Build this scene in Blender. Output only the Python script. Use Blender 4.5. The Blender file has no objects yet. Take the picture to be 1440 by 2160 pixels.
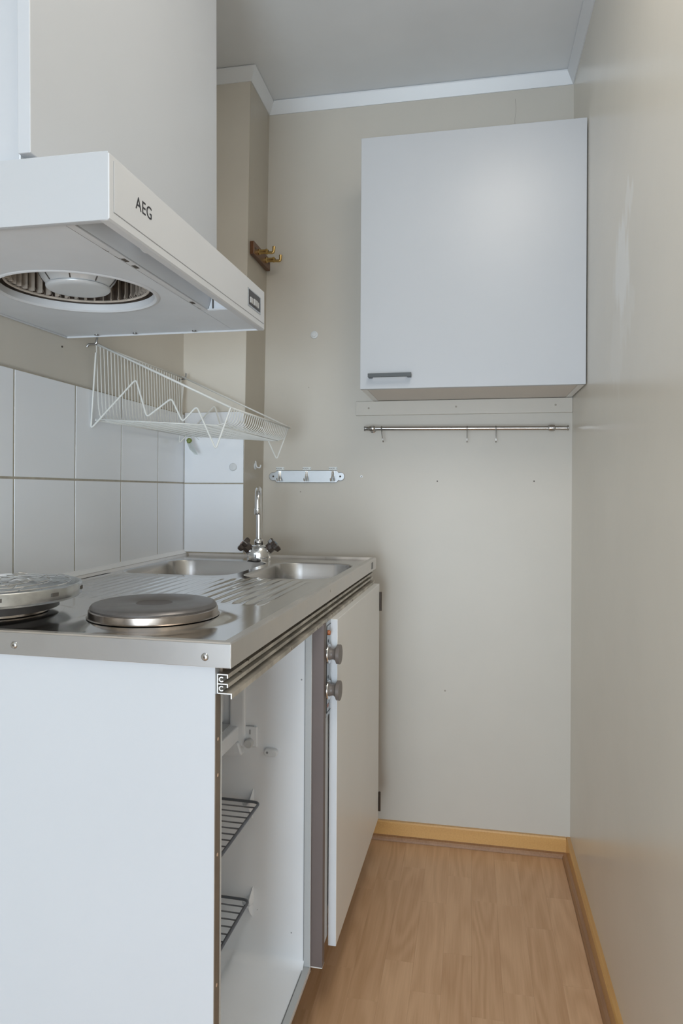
import bpy, bmesh, math, random
from mathutils import Vector, Matrix
random.seed(7)
PI = math.pi
sc = bpy.context.scene
COL = sc.collection

# ------------------------------------------------------------------ camera
YAW, PITCH, ROLL, FPX, EYE, CX, CY = .1943, .0007, .0055, 1464.5, 1.1111, 705.2, 1035.1
fwd = Vector((-math.sin(YAW) * math.cos(PITCH), math.cos(YAW) * math.cos(PITCH), math.sin(PITCH)))
r0 = Vector((math.cos(YAW), math.sin(YAW), 0))
u0 = r0.cross(fwd)
rt = r0 * math.cos(ROLL) + u0 * math.sin(ROLL)
up = u0 * math.cos(ROLL) - r0 * math.sin(ROLL)
cd = bpy.data.cameras.new('camera')
cam = bpy.data.objects.new('camera', cd)
COL.objects.link(cam)
cam.matrix_world = Matrix(((rt.x, up.x, -fwd.x, 0), (rt.y, up.y, -fwd.y, 0), (rt.z, up.z, -fwd.z, EYE), (0, 0, 0, 1)))
cd.sensor_fit = 'VERTICAL'
cd.sensor_height = 36
cd.sensor_width = 24
cd.lens = FPX / 2160 * 36
cd.shift_x = (720 - CX) / 2160
cd.shift_y = (CY - 1080) / 2160
cd.clip_start = .02
sc.camera = cam

# ------------------------------------------------------------------ world, light, exposure
w = bpy.data.worlds.new('world')
sc.world = w
w.use_nodes = True
w.node_tree.nodes['Background'].inputs[0].default_value = (.80, .88, 1, 1)
w.node_tree.nodes['Background'].inputs[1].default_value = 1.0


def area(name, loc, rot, sx, sy, power, col):
    l = bpy.data.lights.new(name, 'AREA')
    l.shape = 'RECTANGLE'
    l.size, l.size_y, l.energy, l.color = sx, sy, power, col
    o = bpy.data.objects.new(name, l)
    o.location, o.rotation_euler = loc, rot
    COL.objects.link(o)
    return o


area('window_daylight', (-.55, -2.42, 1.35), (PI / 2, 0, 0), 1.45, 1.45, 8, (.84, .925, 1))
area('fill_light_behind_camera', (-.25, -1.7, .66), (PI / 2, 0, 0), .8, 1.2, 41, (.75, .885, 1))  # added fill light, lifts the low walls and fronts
area('niche_fill_light', (.13, .72, 2.37), (0, 0, 0), .25, .8, 5.8, (1, .94, .85))  # added overhead fill that brightens the niche, no real fixture

sc.view_settings.view_transform = 'Standard'
sc.view_settings.look = 'None'
sc.view_settings.exposure = 0.29
sc.view_settings.gamma = 1
sc.view_settings.use_curve_mapping = False

# ------------------------------------------------------------------ materials


def mat(name, col, rough=.5, metal=0, spec=.5, noise=0, nscale=20, bump=0, bscale=200, coat=0, dirt=None,
        stretch=(1, 1, 1), rvar=0):
    m = bpy.data.materials.new(name)
    m.use_nodes = True
    nt = m.node_tree
    b = nt.nodes['Principled BSDF']
    b.inputs['Base Color'].default_value = (*col, 1)
    b.inputs['Roughness'].default_value = rough
    b.inputs['Metallic'].default_value = metal
    b.inputs['Specular IOR Level'].default_value = spec
    b.inputs['Coat Weight'].default_value = coat
    tc = nt.nodes.new('ShaderNodeTexCoord')
    mp = nt.nodes.new('ShaderNodeMapping')
    mp.inputs['Scale'].default_value = stretch
    nt.links.new(tc.outputs['Object'], mp.inputs[0])
    last = None
    if noise:
        n = nt.nodes.new('ShaderNodeTexNoise')
        n.inputs['Scale'].default_value = nscale
        n.inputs['Detail'].default_value = 4
        nt.links.new(mp.outputs[0], n.inputs[0])
        rp = nt.nodes.new('ShaderNodeValToRGB')
        rp.color_ramp.elements[0].position = .3
        rp.color_ramp.elements[1].position = .7
        rp.color_ramp.elements[0].color = (*[c * (1 - noise) for c in col], 1)
        rp.color_ramp.elements[1].color = (*[min(1, c * (1 + noise * .6)) for c in col], 1)
        nt.links.new(n.outputs[0], rp.inputs[0])
        last = rp.outputs[0]
        if rvar:
            mr = nt.nodes.new('ShaderNodeMapRange')
            mr.inputs['From Min'].default_value = .3
            mr.inputs['From Max'].default_value = .7
            mr.inputs['To Min'].default_value = rough - rvar
            mr.inputs['To Max'].default_value = rough + rvar
            nt.links.new(n.outputs[0], mr.inputs[0])
            nt.links.new(mr.outputs[0], b.inputs['Roughness'])
    if dirt:   # (scale, threshold, colour): small specks and chips
        v = nt.nodes.new('ShaderNodeTexVoronoi')
        v.inputs['Scale'].default_value = dirt[0]
        nt.links.new(tc.outputs['Object'], v.inputs[0])
        n2 = nt.nodes.new('ShaderNodeTexNoise')
        n2.inputs['Scale'].default_value = dirt[0] * .35
        nt.links.new(tc.outputs['Object'], n2.inputs[0])
        a = nt.nodes.new('ShaderNodeMath')
        a.operation = 'LESS_THAN'
        a.inputs[1].default_value = dirt[1]
        nt.links.new(v.outputs['Distance'], a.inputs[0])
        g = nt.nodes.new('ShaderNodeMath')
        g.operation = 'GREATER_THAN'
        g.inputs[1].default_value = .57
        nt.links.new(n2.outputs[0], g.inputs[0])
        mu = nt.nodes.new('ShaderNodeMath')
        mu.operation = 'MULTIPLY'
        nt.links.new(a.outputs[0], mu.inputs[0])
        nt.links.new(g.outputs[0], mu.inputs[1])
        mx = nt.nodes.new('ShaderNodeMix')
        mx.data_type = 'RGBA'
        mx.inputs['A'].default_value = (*col, 1)
        mx.inputs['B'].default_value = (*dirt[2], 1)
        if last:
            nt.links.new(last, mx.inputs['A'])
        nt.links.new(mu.outputs[0], mx.inputs['Factor'])
        last = mx.outputs['Result']
    if last:
        nt.links.new(last, b.inputs['Base Color'])
    if bump:
        n = nt.nodes.new('ShaderNodeTexNoise')
        n.inputs['Scale'].default_value = bscale
        n.inputs['Detail'].default_value = 3
        nt.links.new(mp.outputs[0], n.inputs[0])
        bu = nt.nodes.new('ShaderNodeBump')
        bu.inputs['Strength'].default_value = bump
        bu.inputs['Distance'].default_value = .002
        nt.links.new(n.outputs[0], bu.inputs['Height'])
        nt.links.new(bu.outputs[0], b.inputs['Normal'])
    return m


def wood(name, c1, c2, rough=.35, ring=1.0, vary=.12, coat=0, scale=(1, .12, 1), rings=55, lowcon=1.0):
    """wood grain along local Y, with cathedral figure and a per-object tone"""
    m = bpy.data.materials.new(name)
    m.use_nodes = True
    nt = m.node_tree
    L = nt.links.new
    b = nt.nodes['Principled BSDF']
    b.inputs['Roughness'].default_value = rough
    b.inputs['Coat Weight'].default_value = coat
    tc = nt.nodes.new('ShaderNodeTexCoord')
    oi = nt.nodes.new('ShaderNodeObjectInfo')
    sh = nt.nodes.new('ShaderNodeVectorMath')
    sh.operation = 'SCALE'
    sh.inputs[0].default_value = (3.1, 7.7, 5.3)
    L(oi.outputs['Random'], sh.inputs['Scale'])
    ad = nt.nodes.new('ShaderNodeVectorMath')
    L(tc.outputs['Object'], ad.inputs[0])
    L(sh.outputs[0], ad.inputs[1])
    mp = nt.nodes.new('ShaderNodeMapping')
    mp.inputs['Scale'].default_value = scale
    L(ad.outputs[0], mp.inputs[0])
    n1 = nt.nodes.new('ShaderNodeTexNoise')
    n1.inputs['Scale'].default_value = 11
    n1.inputs['Detail'].default_value = 1.5
    L(mp.outputs[0], n1.inputs[0])
    mul = nt.nodes.new('ShaderNodeMath')
    mul.operation = 'MULTIPLY'
    mul.inputs[1].default_value = rings
    L(n1.outputs[0], mul.inputs[0])
    sn = nt.nodes.new('ShaderNodeMath')
    sn.operation = 'SINE'
    L(mul.outputs[0], sn.inputs[0])
    mp2 = nt.nodes.new('ShaderNodeMapping')
    mp2.inputs['Scale'].default_value = (220, 9, 220)
    L(ad.outputs[0], mp2.inputs[0])
    n2 = nt.nodes.new('ShaderNodeTexNoise')
    n2.inputs['Scale'].default_value = 1
    n2.inputs['Detail'].default_value = 3
    L(mp2.outputs[0], n2.inputs[0])
    m1 = nt.nodes.new('ShaderNodeMath')
    m1.operation = 'MULTIPLY_ADD'
    m1.inputs[1].default_value = .16 * ring
    m1.inputs[2].default_value = .5
    L(sn.outputs[0], m1.inputs[0])
    m2 = nt.nodes.new('ShaderNodeMath')
    m2.operation = 'MULTIPLY_ADD'
    m2.inputs[1].default_value = .7 * lowcon
    L(n2.outputs[0], m2.inputs[0])
    L(m1.outputs[0], m2.inputs[2])
    m2b = nt.nodes.new('ShaderNodeMath')
    m2b.operation = 'MULTIPLY_ADD'
    m2b.inputs[1].default_value = vary * 4
    L(oi.outputs['Random'], m2b.inputs[0])
    L(m2.outputs[0], m2b.inputs[2])
    m3 = nt.nodes.new('ShaderNodeMath')
    m3.operation = 'SUBTRACT'
    m3.inputs[1].default_value = .35 * lowcon + vary * 2
    L(m2b.outputs[0], m3.inputs[0])
    rp = nt.nodes.new('ShaderNodeValToRGB')
    rp.color_ramp.elements[0].position = .1
    rp.color_ramp.elements[1].position = .9
    rp.color_ramp.elements[0].color = (*c1, 1)
    rp.color_ramp.elements[1].color = (*c2, 1)
    L(m3.outputs[0], rp.inputs[0])
    L(rp.outputs[0], b.inputs['Base Color'])
    return m


M = {}
WALLC = (.605, .57, .51)
M['wall'] = mat('beige_wall_paint', WALLC, .42, noise=.02, nscale=5, bump=.06, bscale=90, dirt=(14, .045, (.36, .32, .27)))
M['wall_plain'] = mat('beige_wall_paint_plain', WALLC, .42, noise=.03, nscale=6, bump=.08, bscale=90)
M['wall_dark'] = mat('beige_column_side', (.51, .465, .39), .4, noise=.03, nscale=6, bump=.08, bscale=90)
M['ceiling'] = mat('ceiling_paint', (.80, .82, .84), .6, noise=.06, nscale=3)
M['trim'] = mat('white_trim_paint', (.78, .80, .825), .35)
M['laminate'] = mat('white_laminate', (.52, .54, .57), .32, noise=.015, nscale=4)
M['laminate_cream'] = mat('cream_laminate', (.88, .87, .845), .38, noise=.015, nscale=5, dirt=(11, .03, (.3, .27, .23)))
M['enamel'] = mat('white_enamel', (.62, .635, .66), .45, noise=.015, nscale=8)
M['enamel_grey'] = mat('grey_white_enamel', (.66, .69, .73), .4, noise=.05, nscale=9)
M['edgewhite'] = mat('white_edge_band', (.66, .68, .71), .4)
M['side_dimmed'] = mat('dimmed_white_enamel', (.48, .495, .515), .45)  # hood enamel darkened to offset strong light on its near side
M['tile'] = mat('white_glazed_tile', (.88, .91, .96), .2, noise=.02, nscale=3, bump=.05, bscale=12)
M['grout'] = mat('beige_grout', (.45, .41, .335), .8, noise=.15, nscale=60)
M['caulk'] = mat('white_caulk', (.90, .91, .92), .45)
M['steel'] = mat('brushed_steel', (.66, .65, .635), .14, 1, noise=.06, nscale=14, bump=.08, bscale=30, stretch=(1, .08, 1), rvar=.05)
M['steel_basin'] = mat('basin_steel', (.55, .54, .53), .25, 1, noise=.03, nscale=10, rvar=.02, stretch=(1, 1, .2))
M['steel_front'] = mat('worn_steel_edge', (.70, .67, .64), .38, 1, noise=.08, nscale=16, rvar=.08, dirt=(38, .12, (.42, .37, .32)))
M['steel_end'] = mat('darkened_steel_end', (.40, .395, .39), .42, 1, noise=.06, nscale=12)  # steel darkened so the near end mirrors less of the fill light
M['chrome'] = mat('chrome', (.72, .72, .72), .1, 1)
M['chrome_worn'] = mat('worn_chrome', (.55, .56, .56), .25, 1, noise=.15, nscale=80)
M['alu'] = mat('aluminium_profile', (.58, .54, .48), .5, .6, noise=.35, nscale=24, dirt=(60, .2, (.16, .13, .1)))
M['alu_cut'] = mat('bright_aluminium', (.75, .75, .74), .45, .8)
M['iron'] = mat('cast_iron_plate', (.155, .145, .14), .36, .6, noise=.18, nscale=30, rvar=.06)
M['iron_hub'] = mat('cast_iron_hub', (.10, .085, .08), .45, .5)
M['brownsteel'] = mat('heat_stained_steel', (.46, .41, .37), .25, 1, noise=.3, nscale=25)
M['dark'] = mat('dark_plastic', (.035, .03, .028), .4)
M['black'] = mat('black_print', (.02, .02, .025), .5)
M['browngrille'] = mat('grimy_brown_housing', (.10, .075, .06), .6, noise=.5, nscale=50)
M['fin'] = mat('grimy_cream_fin', (.52, .46, .40), .5, noise=.2, nscale=50)
M['motor'] = mat('grey_motor_cover', (.62, .64, .66), .35, .2)
M['knob'] = mat('taupe_plastic', (.17, .145, .13), .38)
M['tapknob'] = mat('brown_tap_plastic', (.055, .038, .03), .22, coat=.4)
M['blue'] = mat('blue_dot', (.10, .18, .26), .4)
M['red'] = mat('red_dot', (.35, .12, .08), .4)
M['mauve'] = mat('mauve_grey_panel', (.165, .132, .125), .5, noise=.04, nscale=10)
M['rawedge'] = mat('raw_board_edge', (.20, .16, .125), .6, noise=.12, nscale=30, dirt=(16, .10, (.55, .42, .3)))
M['chipwood'] = mat('dark_board', (.17, .12, .08), .6, noise=.3, nscale=50)
M['fridge'] = mat('fridge_liner', (.86, .89, .93), .28, noise=.02, nscale=5)
M['fridge_dirty'] = mat('fridge_floor_liner', (.86, .89, .93), .35, noise=.03, nscale=6, dirt=(30, .05, (.35, .37, .4)))
M['gasket'] = mat('grey_gasket', (.26, .27, .28), .5)
M['shellgrey'] = mat('pale_grey_shell', (.62, .64, .655), .4)
M['rimgrey'] = mat('rim_grey', (.50, .52, .53), .45)
M['wire'] = mat('grey_wire', (.145, .155, .175), .38, .3)
M['whitewire'] = mat('white_coated_wire', (.74, .74, .71), .35)
M['brass'] = mat('brass', (.60, .42, .17), .25, 1)
M['screw'] = mat('screw_steel', (.3, .29, .28), .35, 1)
M['hole'] = mat('screw_hole', (.07, .06, .05), .8)
M['handle'] = mat('dark_grey_handle', (.075, .085, .09), .4)
M['hinge'] = mat('dark_bronze_hinge', (.065, .048, .035), .35, .5)
M['clip'] = mat('white_plastic', (.72, .74, .76), .3)
M['lamp'] = mat('orange_lens', (.42, .12, .035), .25)
M['label'] = mat('label_tape', (.80, .83, .83), .5)
M['silver'] = mat('silver_face', (.40, .41, .42), .3, .9)
M['rail_steel'] = mat('rail_steel', (.50, .49, .48), .16, 1)
M['hook_steel'] = mat('hook_steel', (.30, .29, .28), .25, 1)
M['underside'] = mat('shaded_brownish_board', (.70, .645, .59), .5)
M['key'] = mat('grey_key', (.42, .42, .42), .4)
M['green'] = mat('green_plastic', (.20, .26, .06), .4)
M['plinth'] = mat('brown_plinth', (.30, .17, .09), .5, noise=.1)
M['floorwood'] = wood('beech_laminate', (.53, .30, .155), (.76, .49, .295), .34, ring=.75, vary=.075, lowcon=.7, rings=60)
M['oak'] = wood('oak_baseboard', (.50, .25, .07), (.72, .42, .15), .28, ring=.5, vary=.02, coat=.3, rings=25)
M['oakx'] = wood('oak_baseboard_cross', (.54, .28, .085), (.74, .44, .165), .28, ring=.5, vary=.02, coat=.3, scale=(.12, 1, 1), rings=25)
M['quarter'] = wood('worn_quarter_round', (.24, .115, .05), (.42, .235, .12), .4, ring=.5, vary=.03, rings=25)
M['hookwood'] = wood('dark_hook_board', (.10, .04, .018), (.17, .075, .03), .35, ring=.5, vary=0, rings=20)
gl = bpy.data.materials.new('window_glass')
gl.use_nodes = True
gb = gl.node_tree.nodes['Principled BSDF']
gb.inputs['Transmission Weight'].default_value = 1
gb.inputs['Roughness'].default_value = 0
gb.inputs['IOR'].default_value = 1.1
M['glass'] = gl
clr = bpy.data.materials.new('clear_plastic')
clr.use_nodes = True
cb = clr.node_tree.nodes['Principled BSDF']
cb.inputs['Transmission Weight'].default_value = .8
cb.inputs['Base Color'].default_value = (.60, .66, .63, 1)
cb.inputs['Roughness'].default_value = .3
M['clear'] = clr

# right wall: glossy paint with two whitish plaster patches and scratches


def right_wall_mat():
    m = mat('glossy_beige_wall_paint', (.79, .75, .665), .26, noise=.03, nscale=4, bump=.05, bscale=30, dirt=(22, .035, (.72, .70, .64)))
    nt = m.node_tree
    L = nt.links.new
    b = nt.nodes['Principled BSDF']
    src = b.inputs['Base Color'].links[0].from_socket
    tc = nt.nodes.new('ShaderNodeTexCoord')
    nz = nt.nodes.new('ShaderNodeTexNoise')
    nz.inputs['Scale'].default_value = 9
    nz.inputs['Detail'].default_value = 5
    mpn = nt.nodes.new('ShaderNodeMapping')
    mpn.inputs['Scale'].default_value = (1, 3.5, .8)
    L(tc.outputs['Object'], mpn.inputs[0])
    L(mpn.outputs[0], nz.inputs[0])
    nzs = nt.nodes.new('ShaderNodeVectorMath')
    nzs.operation = 'MULTIPLY_ADD'
    nzs.inputs[1].default_value = (0, .10, .16)
    L(nz.outputs['Color'], nzs.inputs[0])
    L(tc.outputs['Object'], nzs.inputs[2])
    for (y, z, sy, sz, a) in ((1.520, 1.575, .085, .115, .75), (1.47, 1.47, .09, .055, .2), (1.455, 1.69, .06, .045, .45),
                             (1.56, 1.42, .08, .10, .16)):
        mp = nt.nodes.new('ShaderNodeMapping')
        mp.vector_type = 'TEXTURE'
        mp.inputs['Location'].default_value = (.3, y + .05, z + .08)
        mp.inputs['Scale'].default_value = (.5, sy, sz)
        L(nzs.outputs[0], mp.inputs[0])
        ln = nt.nodes.new('ShaderNodeVectorMath')
        ln.operation = 'LENGTH'
        L(mp.outputs[0], ln.inputs[0])
        mr = nt.nodes.new('ShaderNodeMapRange')
        mr.interpolation_type = 'SMOOTHSTEP'
        mr.inputs['From Min'].default_value = .55
        mr.inputs['From Max'].default_value = 1.0
        mr.inputs['To Min'].default_value = a
        mr.inputs['To Max'].default_value = 0
        L(ln.outputs['Value'], mr.inputs[0])
        mx = nt.nodes.new('ShaderNodeMix')
        mx.data_type = 'RGBA'
        mx.inputs['B'].default_value = (.93, .94, .93, 1)
        L(src, mx.inputs['A'])
        L(mr.outputs[0], mx.inputs['Factor'])
        src = mx.outputs['Result']
    L(src, b.inputs['Base Color'])
    return m


M['rwall'] = right_wall_mat()

# ------------------------------------------------------------------ mesh helpers


class MB:
    def __init__(s):
        s.v, s.f, s.sm = [], [], []

    def add(s, vs, fs, smooth=False):
        o = len(s.v)
        s.v += [tuple(v) for v in vs]
        s.f += [tuple(i + o for i in f) for f in fs]
        s.sm += [smooth] * len(fs)
        return s

    def box(s, x0, x1, y0, y1, z0, z1):
        vs = [(x, y, z) for x in (x0, x1) for y in (y0, y1) for z in (z0, z1)]
        return s.add(vs, [(0, 1, 3, 2), (4, 6, 7, 5), (0, 4, 5, 1), (2, 3, 7, 6), (0, 2, 6, 4), (1, 5, 7, 3)])

    def prism(s, poly, axis, a, b, smooth=False):
        """poly: 2-D points in the plane across axis ('X': (y,z), 'Y': (x,z), 'Z': (x,y))"""
        def P(p, t):
            return {'X': (t, p[0], p[1]), 'Y': (p[0], t, p[1]), 'Z': (p[0], p[1], t)}[axis]
        n = len(poly)
        s.add([P(p, a) for p in poly] + [P(p, b) for p in poly],
              [tuple(range(n))[::-1], tuple(range(n, 2 * n))])
        s.add([P(p, a) for p in poly] + [P(p, b) for p in poly],
              [(i, (i + 1) % n, n + (i + 1) % n, n + i) for i in range(n)], smooth)
        return s

    def tube(s, pts, r, seg=8, closed=False, caps=True):
        pts = [Vector(p) for p in pts]
        n = len(pts)
        rr = r if isinstance(r, (list, tuple)) else [r] * n
        rings = []
        t0 = (pts[1] - pts[0]).normalized()
        nrm = t0.orthogonal().normalized()
        for i in range(n):
            if closed:
                t = (pts[(i + 1) % n] - pts[i - 1]).normalized()
            elif i == 0:
                t = t0
            elif i == n - 1:
                t = (pts[-1] - pts[-2]).normalized()
            else:
                t = ((pts[i + 1] - pts[i]).normalized() + (pts[i] - pts[i - 1]).normalized()).normalized()
            nrm = (nrm - t * nrm.dot(t)).normalized()
            bn = t.cross(nrm)
            rings.append([pts[i] + (nrm * math.cos(2 * PI * k / seg) + bn * math.sin(2 * PI * k / seg)) * rr[i] for k in range(seg)])
        vs = [v for ring in rings for v in ring]
        fs = []
        for i in range(n if closed else n - 1):
            j = (i + 1) % n
            for k in range(seg):
                fs.append((i * seg + k, i * seg + (k + 1) % seg, j * seg + (k + 1) % seg, j * seg + k))
        s.add(vs, fs, True)
        if caps and not closed:
            s.add(rings[0], [tuple(range(seg))[::-1]])
            s.add(rings[-1], [tuple(range(seg))])
        return s

    def lathe(s, prof, org=(0, 0, 0), axis=(0, 0, 1), seg=32, sy=1.0):
        """prof: list of (radius, height) along the axis"""
        ax = Vector(axis).normalized()
        a = ax.orthogonal().normalized()
        if abs(ax.z) > .99:
            a = Vector((1, 0, 0))
        b = ax.cross(a)
        O = Vector(org)
        vs, fs = [], []
        for (r, h) in prof:
            r = max(r, 1e-5)
            for k in range(seg):
                t = 2 * PI * k / seg
                vs.append(O + ax * h + (a * math.cos(t) + b * math.sin(t) * sy) * r)
        for i in range(len(prof) - 1):
            for k in range(seg):
                fs.append((i * seg + k, i * seg + (k + 1) % seg, (i + 1) * seg + (k + 1) % seg, (i + 1) * seg + k))
        return s.add(vs, fs, True)

    def build(s, name, m, parent=None, bevel=0, autos=True, label=None, seg=2):
        me = bpy.data.meshes.new(name)
        me.from_pydata([tuple(v) for v in s.v], [], s.f)
        me.polygons.foreach_set('use_smooth', s.sm)
        me.update()
        bm = bmesh.new()
        bm.from_mesh(me)
        bmesh.ops.remove_doubles(bm, verts=bm.verts, dist=1e-6)
        bmesh.ops.recalc_face_normals(bm, faces=bm.faces)
        if any(s.sm):
            for e in bm.edges:
                if len(e.link_faces) == 2 and e.calc_face_angle(0) > math.radians(38):
                    e.smooth = False
        bm.to_mesh(me)
        bm.free()
        me.materials.append(m if not isinstance(m, str) else M[m])
        o = bpy.data.objects.new(name, me)
        COL.objects.link(o)
        if parent:
            o.parent = parent
        if bevel:
            md = o.modifiers.new('bevel', 'BEVEL')
            md.width = bevel
            md.segments = seg
            md.limit_method = 'ANGLE'
            md.angle_limit = math.radians(50)
        if label:
            o['label'] = label
        return o


def tag(o, label, cat, group=None):
    o['label'], o['category'] = label, cat
    if group:
        o['group'] = group
    return o


def thing(name, label, cat, loc=(0, 0, 0), rot=(0, 0, 0), group=None):
    o = bpy.data.objects.new(name, None)
    o.empty_display_size = .05
    COL.objects.link(o)
    o.location, o.rotation_euler = loc, rot
    return tag(o, label, cat, group)


def struct(o):
    o['kind'] = 'structure'
    return o


def rounded(pts, r, n=5):
    """round the corners of an open polyline"""
    pts = [Vector(p) for p in pts]
    out = [pts[0]]
    for i in range(1, len(pts) - 1):
        a, b, c = pts[i - 1], pts[i], pts[i + 1]
        d1, d2 = (a - b), (c - b)
        q = min(r, d1.length * .45, d2.length * .45)
        p1, p2 = b + d1.normalized() * q, b + d2.normalized() * q
        for k in range(n + 1):
            t = k / n
            out.append(p1 * (1 - t) ** 2 + b * 2 * t * (1 - t) + p2 * t * t)
    out.append(pts[-1])
    return out


def text_mesh(body, size, name, m, parent, mw, extr=.0002, space=1.0):
    cu = bpy.data.curves.new(name, 'FONT')
    cu.body, cu.size, cu.extrude, cu.align_x, cu.align_y = body, size, extr, 'CENTER', 'CENTER'
    cu.space_character = space
    cu.resolution_u = 4
    t = bpy.data.objects.new(name + '_tmp', cu)
    COL.objects.link(t)
    bpy.context.view_layer.update()
    me = bpy.data.meshes.new_from_object(t.evaluated_get(bpy.context.evaluated_depsgraph_get()))
    bpy.data.objects.remove(t)
    me.transform(mw)
    me.materials.clear()
    me.materials.append(M[m])
    o = bpy.data.objects.new(name, me)
    COL.objects.link(o)
    o.parent = parent
    return o


# ------------------------------------------------------------------ room
XL, XR, YB, YC, XC, H = -.88, .3023, 2.226, 2.028, -.679, 2.4
LEAN = .0122

f = struct(MB().box(-2.2, XR + .1, -2.6, YB + .1, -.1, -.0022).build('floor', mat('floor_base', (.40, .235, .13), .5, noise=.1)))
# floor staves: columns run along Y
colw = .0672
x_seams = [.0072 + i * colw for i in range(-7, 5)] + [XR]
joints = {0: [2.0386, 1.6946, 1.33], -1: [1.8955, 1.5515, 1.21], 1: [1.9273, 1.50, 1.12], 2: [2.155, 1.9233, 1.5872, 1.2], 3: [1.8375, 1.42],
          4: [1.9839, 1.6364, 1.28], -2: [1.6445, 1.32, 2.06], -3: [1.9815, 1.5029], -4: [1.9258, 1.5964, 1.26], -5: [1.8, 1.45]}
for i in range(len(x_seams) - 1):
    xa, xb = x_seams[i], x_seams[i + 1]
    c = i - 6
    js = sorted(joints.get(c, [1.7, 1.35]))
    ys = [YB]
    for j in js[::-1]:
        ys.append(j)
    while ys[-1] > -.9:
        ys.append(ys[-1] - random.uniform(.31, .45))
    for k in range(len(ys) - 1):
        g = .00004
        y1, y0 = ys[k] - g, ys[k + 1] + g
        x0, x1 = xa + g, xb - g
        cxp, cyp = (x0 + x1) / 2, (y0 + y1) / 2
        o = MB().box(x0 - cxp, x1 - cxp, y0 - cyp, y1 - cyp, -.0020, random.uniform(-.0001, .0)).build('plank', 'floorwood', f, bevel=.00018, seg=1)
        o.location = (cxp, cyp, 0)
        o.rotation_euler = (0, 0, 0)

struct(MB().box(-2.2, XR + .1, -2.6, YB + .1, H, H + .1).build('ceiling', 'ceiling'))
wb = struct(MB().box(XC - .3, XR + .1, YB, YB + .1, 0, H).build('wall_back', 'wall'))
wr = struct(MB().box(XR, XR + .1, -2.6, YB, 0, H).build('wall_right', 'rwall'))
wl = struct(MB().box(XL - .1, XL, .35, YB, 0, H).build('wall_left', 'wall_plain'))
struct(MB().box(-2.2, XL, .25, .35, 0, H).build('wall_front', 'wall_plain'))
struct(MB().box(-2.3, -2.2, -2.6, .35, 0, H).build('wall_side', 'wall_plain'))
# wall behind the photographer with its window
rw = MB()
rw.box(-2.2, -1.35, -2.7, -2.6, 0, H)
rw.box(.25, XR + .1, -2.7, -2.6, 0, H)
rw.box(-1.35, .25, -2.7, -2.6, 0, .55)
rw.box(-1.35, .25, -2.7, -2.6, 2.15, H)
struct(rw.build('wall_rear', 'wall_plain'))
wf = MB()
for (a, b2, c, d) in ((-1.35, .25, .55, .61), (-1.35, .25, 2.09, 2.15), (-1.35, -1.29, .61, 2.09), (.19, .25, .61, 2.09), (-.58, -.52, .61, 2.09)):
    wf.box(a, b2, -2.68, -2.62, c, d)
wf = struct(wf.build('window_1', 'trim', bevel=.004))
MB().box(-1.29, -.58, -2.655, -2.65, .61, 2.09).build('pane', 'glass', wf)
MB().box(-.52, .19, -2.655, -2.65, .61, 2.09).build('pane', 'glass', wf)

# boxed-in column in the back left corner, slightly out of plumb
cb2 = MB()


def colx(z):
    return XC + LEAN * (z - 1.4)


cb2.prism([(XL, 0), (colx(0), 0), (colx(H), H), (XL, H)], 'Y', YC, YB)
struct(cb2.build('wall_column', mat('lightened_wall_paint', (.69, .65, .58), .42, noise=.03, nscale=6)))  # wall paint lightened in place of light the hood blocks
# side face of the column gets a darker beige
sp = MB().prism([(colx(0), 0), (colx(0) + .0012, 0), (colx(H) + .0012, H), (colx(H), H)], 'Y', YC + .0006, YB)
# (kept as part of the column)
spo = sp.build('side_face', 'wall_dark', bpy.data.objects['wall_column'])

# ceiling moulding
mold = [(0, 0), (0, -.0385), (.0035, -.0385), (.0215, -.0055), (.0215, -.0015), (.019, 0)]


def moulding(name, p, axis, wallv, sign, a, b, lean=0):
    mb = MB()
    mb.prism([(wallv + sign * q[0], H + q[1] - .0005) for q in mold], axis, a, b)
    return struct(mb.build(name, 'trim'))


cxh = colx(H)
# back wall run, mitred by overlap
mb = MB()


def mitre_run(path):
    """path: wall corners in plan with inward offsets computed by mitre"""
    mbm = MB()
    n = len(path)
    rows = []
    for i in range(n):
        p = Vector(path[i])
        if i == 0:
            d = (Vector(path[1]) - p).normalized()
            nn = Vector((-d.y, d.x)) * -1
            off = nn
        elif i == n - 1:
            d = (p - Vector(path[i - 1])).normalized()
            off = Vector((-d.y, d.x)) * -1
        else:
            d1 = (p - Vector(path[i - 1])).normalized()
            d2 = (Vector(path[i + 1]) - p).normalized()
            n1 = Vector((-d1.y, d1.x)) * -1
            n2 = Vector((-d2.y, d2.x)) * -1
            off = (n1 + n2) / (1 + n1.dot(n2))
        rows.append([(p.x + off.x * q[0], p.y + off.y * q[0], H + q[1] - .0008) for q in mold])
    vs = [v for r_ in rows for v in r_]
    k = len(mold)
    fs = []
    for i in range(n - 1):
        for j in range(k):
            fs.append((i * k + j, i * k + (j + 1) % k, (i + 1) * k + (j + 1) % k, (i + 1) * k + j))
    fs += [tuple(range(k)), tuple(range((n - 1) * k, n * k))]
    return mbm.add(vs, fs)


pl = [(XL, YC), (cxh, YC), (cxh, YB), (XR, YB), (XR, -1.0)]
for i, nm in enumerate(('trim_1', 'trim_2', 'trim_3', 'trim_4')):
    # build the full mitred run, then keep only this leg
    full = mitre_run(pl)
    k = len(mold)
    leg = MB()
    vs = full.v[i * k:(i + 2) * k]
    leg.add(vs, [(j, (j + 1) % k, k + (j + 1) % k, k + j) for j in range(k)] + [tuple(range(k)), tuple(range(k, 2 * k))])
    struct(leg.build(nm, 'trim'))

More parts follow.
